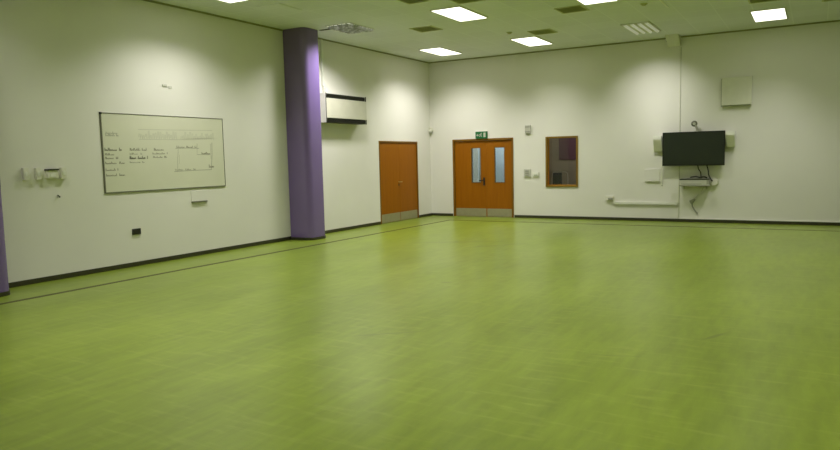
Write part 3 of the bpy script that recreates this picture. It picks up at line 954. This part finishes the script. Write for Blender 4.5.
# louvred light by the column: crinkled aluminium egg crate
def louvre_light(x, y, label, cells, blades_only, w, spread, wx=FW, ly=FL):
    t = thing('louvre_light', (x, y, H), label, 'ceiling light')
    z0, z1 = H - 0.045, H
    bm = BM()
    for (a, b_, c, d) in ((x - wx / 2, x - wx / 2 + 0.015, y - ly / 2, y + ly / 2), (x + wx / 2 - 0.015, x + wx / 2, y - ly / 2, y + ly / 2),
                          (x - wx / 2, x + wx / 2, y - ly / 2, y - ly / 2 + 0.015), (x - wx / 2, x + wx / 2, y + ly / 2 - 0.015, y + ly / 2)):
        box(bm, a, b_, c, d, H - 0.02 if blades_only else H - 0.012, z1)
    obj('frame', bm, 'fixture', t)
    nx, ny = cells
    bm = BM()
    if blades_only:
        for i in range(nx):
            cx = x - wx / 2 + (i + 0.5) * wx / nx
            prism(bm, [(cx - 0.035, H - 0.012), (cx - 0.012, H - 0.045), (cx + 0.012, H - 0.045), (cx + 0.035, H - 0.012)], 'y', y - ly / 2 + 0.02, y + ly / 2 - 0.02)
        obj('blades', bm, 'glowing_blade', t)  # blades glow themselves, reflected lamp light put into their material
    else:
        for i in range(1, nx):
            for j in range(ny):
                cx = x - wx / 2 + i * wx / nx + random.uniform(-.01, .01)
                cyy = y - ly / 2 + (j + .5) * ly / ny
                m = Matrix.Translation((cx, cyy, H - 0.026)) @ Matrix.Rotation(random.uniform(-.5, .5), 4, 'Z') @ Matrix.Rotation(random.uniform(-.5, .5), 4, 'Y') @ Matrix.Diagonal((0.006, ly / ny * .95, 0.035, 1))
                bmesh.ops.create_cube(bm, size=1, matrix=m)
        for j in range(1, ny):
            for i in range(nx):
                cyy = y - ly / 2 + j * ly / ny + random.uniform(-.01, .01)
                cx = x - wx / 2 + (i + .5) * wx / nx
                m = Matrix.Translation((cx, cyy, H - 0.026)) @ Matrix.Rotation(random.uniform(-.5, .5), 4, 'Z') @ Matrix.Rotation(random.uniform(-.6, .6), 4, 'X') @ Matrix.Diagonal((wx / nx * .95, 0.006, 0.035, 1))
                bmesh.ops.create_cube(bm, size=1, matrix=m)
        obj('louvre', bm, 'louvre', t)
    bm = BM(); box(bm, x - wx / 2 + 0.015, x + wx / 2 - 0.015, y - ly / 2 + 0.015, y + ly / 2 - 0.015, H - 0.006, H)
    obj('reflector', bm, 'vent' if blades_only else 'tube', t)
    if blades_only:
        area_lamp(t, (x, y, H - 0.11), w, spread, sx=0.45, sy=0.25, rot=(math.radians(40), 0, 0))
    else:
        area_lamp(t, (x, y + 0.15, H - 0.06), w, spread, sy=0.6)
    return t
louvre_light(-8.0, 11.19, 'silvery louvred ceiling light beside the purple column', (6, 12), False, W0 * 2.0, 138, FW, 0.86)
louvre_light(-3.22, 14.80, 'striped louvre ceiling light above the wall right of the window', (4, 1), True, W0 * 0.24, 78, 0.56, 1.2)

# dark extract vents
def ceiling_vent(x, y, label, sx=0.50, sy=0.50):
    t = thing('ceiling_vent', (x, y, H), label, 'ceiling vent', 'dark ceiling vents')
    bm = BM()
    r = 0.03
    z0 = H - 0.012
    box(bm, x - sx / 2, x - sx / 2 + r, y - sy / 2, y + sy / 2, z0, H)
    box(bm, x + sx / 2 - r, x + sx / 2, y - sy / 2, y + sy / 2, z0, H)
    box(bm, x - sx / 2 + r, x + sx / 2 - r, y - sy / 2, y - sy / 2 + r, z0, H)
    box(bm, x - sx / 2 + r, x + sx / 2 - r, y + sy / 2 - r, y + sy / 2, z0, H)
    obj('frame', bm, 'vent', t)
    bm = BM(); box(bm, x - sx / 2 + r, x + sx / 2 - r, y - sy / 2 + r, y + sy / 2 - r, H - 0.003, H)
    obj('backing', bm, 'vent_dark', t)
    bm = BM()
    n = 9
    for i in range(n):
        yy = y - sy / 2 + r + (i + .5) * (sy - 2 * r) / n
        bmesh.ops.create_cube(bm, size=1, matrix=Matrix.Translation((x, yy, H - 0.008)) @ Matrix.Rotation(0.6, 4, 'X') @ Matrix.Diagonal((sx - 2 * r, 0.02, 0.003, 1)))
    obj('slats', bm, 'vent', t)
    return t
ceiling_vent(-6.87, 12.21, 'dark square ceiling vent between the two left lit panels')
ceiling_vent(-5.06, 13.98, 'dark square ceiling vent just behind the panel facing the double doors')
ceiling_vent(-3.86, 12.18, 'dark square ceiling vent just below the panel cut off at top')
ceiling_vent(-5.06, 10.32, 'dark ceiling vent at the top edge right beside the large lit panel', 0.5, 0.55)
ceiling_vent(-5.80, 9.88, 'dark ceiling vent at the top edge left of the large lit panel', 0.4, 0.45)
ceiling_vent(-0.86, 13.36, 'dark ceiling vent at the top edge behind the rightmost lit panel')
ceiling_vent(0.24, 13.98, 'dark ceiling vent at the top right corner', 0.5, 0.5)

# smoke detectors
for (x, y, s, lab) in ((-2.68, 12.5, 0.05, 'small dark detector on the ceiling above the striped louvre'),
                       (-5.66, 13.62, 0.05, 'small dark detector on the ceiling left of the middle vent')):
    t = thing('smoke_detector', (x, y, H), lab, 'detector')
    bm = BM(); cyl(bm, (x, y, H - 0.012), (x, y, H), s + 0.012, n=24); obj('base', bm, 'vent', t, smooth=True)
    bm = BM(); cyl(bm, (x, y, H - 0.035), (x, y, H - 0.012), s * 0.6, s, n=24); obj('dome', bm, 'vent_dark', t, smooth=True)

# a sagging ceiling tile with a dark gap round it, near the column
bm = BM()
x0, x1, y0, y1 = -8.30, -7.70, 8.78, 9.38
vs = [bm.verts.new(v) for v in ((x0, y0, H), (x1, y0, H), (x1, y1, H), (x0, y1, H),
                                (x0 + .01, y0 + .01, H - 0.004), (x1 - .01, y0 + .01, H - 0.016), (x1 - .01, y1 - .01, H - 0.016), (x0 + .01, y1 - .01, H - 0.004))]
for f in ((4, 5, 6, 7), (0, 1, 5, 4), (1, 2, 6, 5), (2, 3, 7, 6), (3, 0, 4, 7)):
    bm.faces.new([vs[i] for i in f])
bmesh.ops.recalc_face_normals(bm, faces=bm.faces)
tag(obj('ceiling_tile', bm, 'ceiling', origin=(-8.0, 9.08, H)), 'slightly sagging ceiling tile left of the purple column', 'ceiling tile', kind='structure')

# white strip painting in the lit edge of a ceiling tile
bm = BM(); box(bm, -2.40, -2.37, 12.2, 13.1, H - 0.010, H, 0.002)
tag(obj('lit_edge_strip', bm, 'white'), kind='structure')
# dark strip painted in for the shadow where the ceiling meets the column
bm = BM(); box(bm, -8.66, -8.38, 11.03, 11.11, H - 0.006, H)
structure('shadow_strip', bm, 'dark')

# ------------------------------------------------------------------ unseen lamps added to light the rooms behind the doors and window
def added_lamp(x, y, z, w, sx, sy, col, label):
    t = thing('added_light', (x, y, z), label, 'ceiling light')
    bm = BM(); box(bm, x - sx / 2, x + sx / 2, y - sy / 2, y + sy / 2, z - 0.03, z, 0.004)
    m = emissive('added_lens', col, w)
    M['_tmp'] = m
    obj('diffuser', bm, '_tmp', t)
    for s in (-1, 1):
        bm = BM(); box(bm, x + s * sx / 2, x + s * (sx / 2 + 0.02), y - sy / 2, y + sy / 2, z - 0.034, z)
        obj('frame', bm, 'fixture', t)
    return t
added_lamp(-7.9, YB + 1.5, 2.7, 16, 0.6, 1.3, (0.90, 0.97, 1.0), 'unseen lamp added to light the corridor behind the double doors')
added_lamp(-5.3, YB + 1.2, 2.7, 34, 0.3, 0.6, (1.0, 0.95, 0.85), 'unseen lamp added to brighten the store room behind the small window')

# ------------------------------------------------------------------ world, camera, view
w = bpy.data.worlds.new('World')
scene.world = w
w.use_nodes = True
w.node_tree.nodes['Background'].inputs[0].default_value = (0.02, 0.02, 0.02, 1)
w.node_tree.nodes['Background'].inputs[1].default_value = 0.2

cam = bpy.data.cameras.new('Camera')
co = bpy.data.objects.new('Camera', cam)
COL.objects.link(co)
R = Vector((0.864986, 0.501287, -0.022604))
U = Vector((-0.029303, 0.09543, 0.995005))
F = Vector((-0.50094, 0.860003, -0.097235))
mw = Matrix(((R.x, U.x, -F.x, 0), (R.y, U.y, -F.y, 0), (R.z, U.z, -F.z, 1.55), (0, 0, 0, 1)))
co.matrix_world = mw
cam.sensor_fit = 'HORIZONTAL'
cam.lens_unit = 'FOV'
cam.angle = 2 * math.atan(420 / 681.69)
cam.clip_start = 0.05
cam.clip_end = 100
scene.camera = co

scene.view_settings.view_transform = 'Standard'
scene.view_settings.look = 'None'
scene.view_settings.gamma = 1.0
scene.view_settings.use_curve_mapping = False
scene.view_settings.exposure = 0.0
scene.cycles.use_denoising = True
scene.cycles.max_bounces = 10
scene.cycles.diffuse_bounces = 6
scene.cycles.sample_clamp_indirect = 6
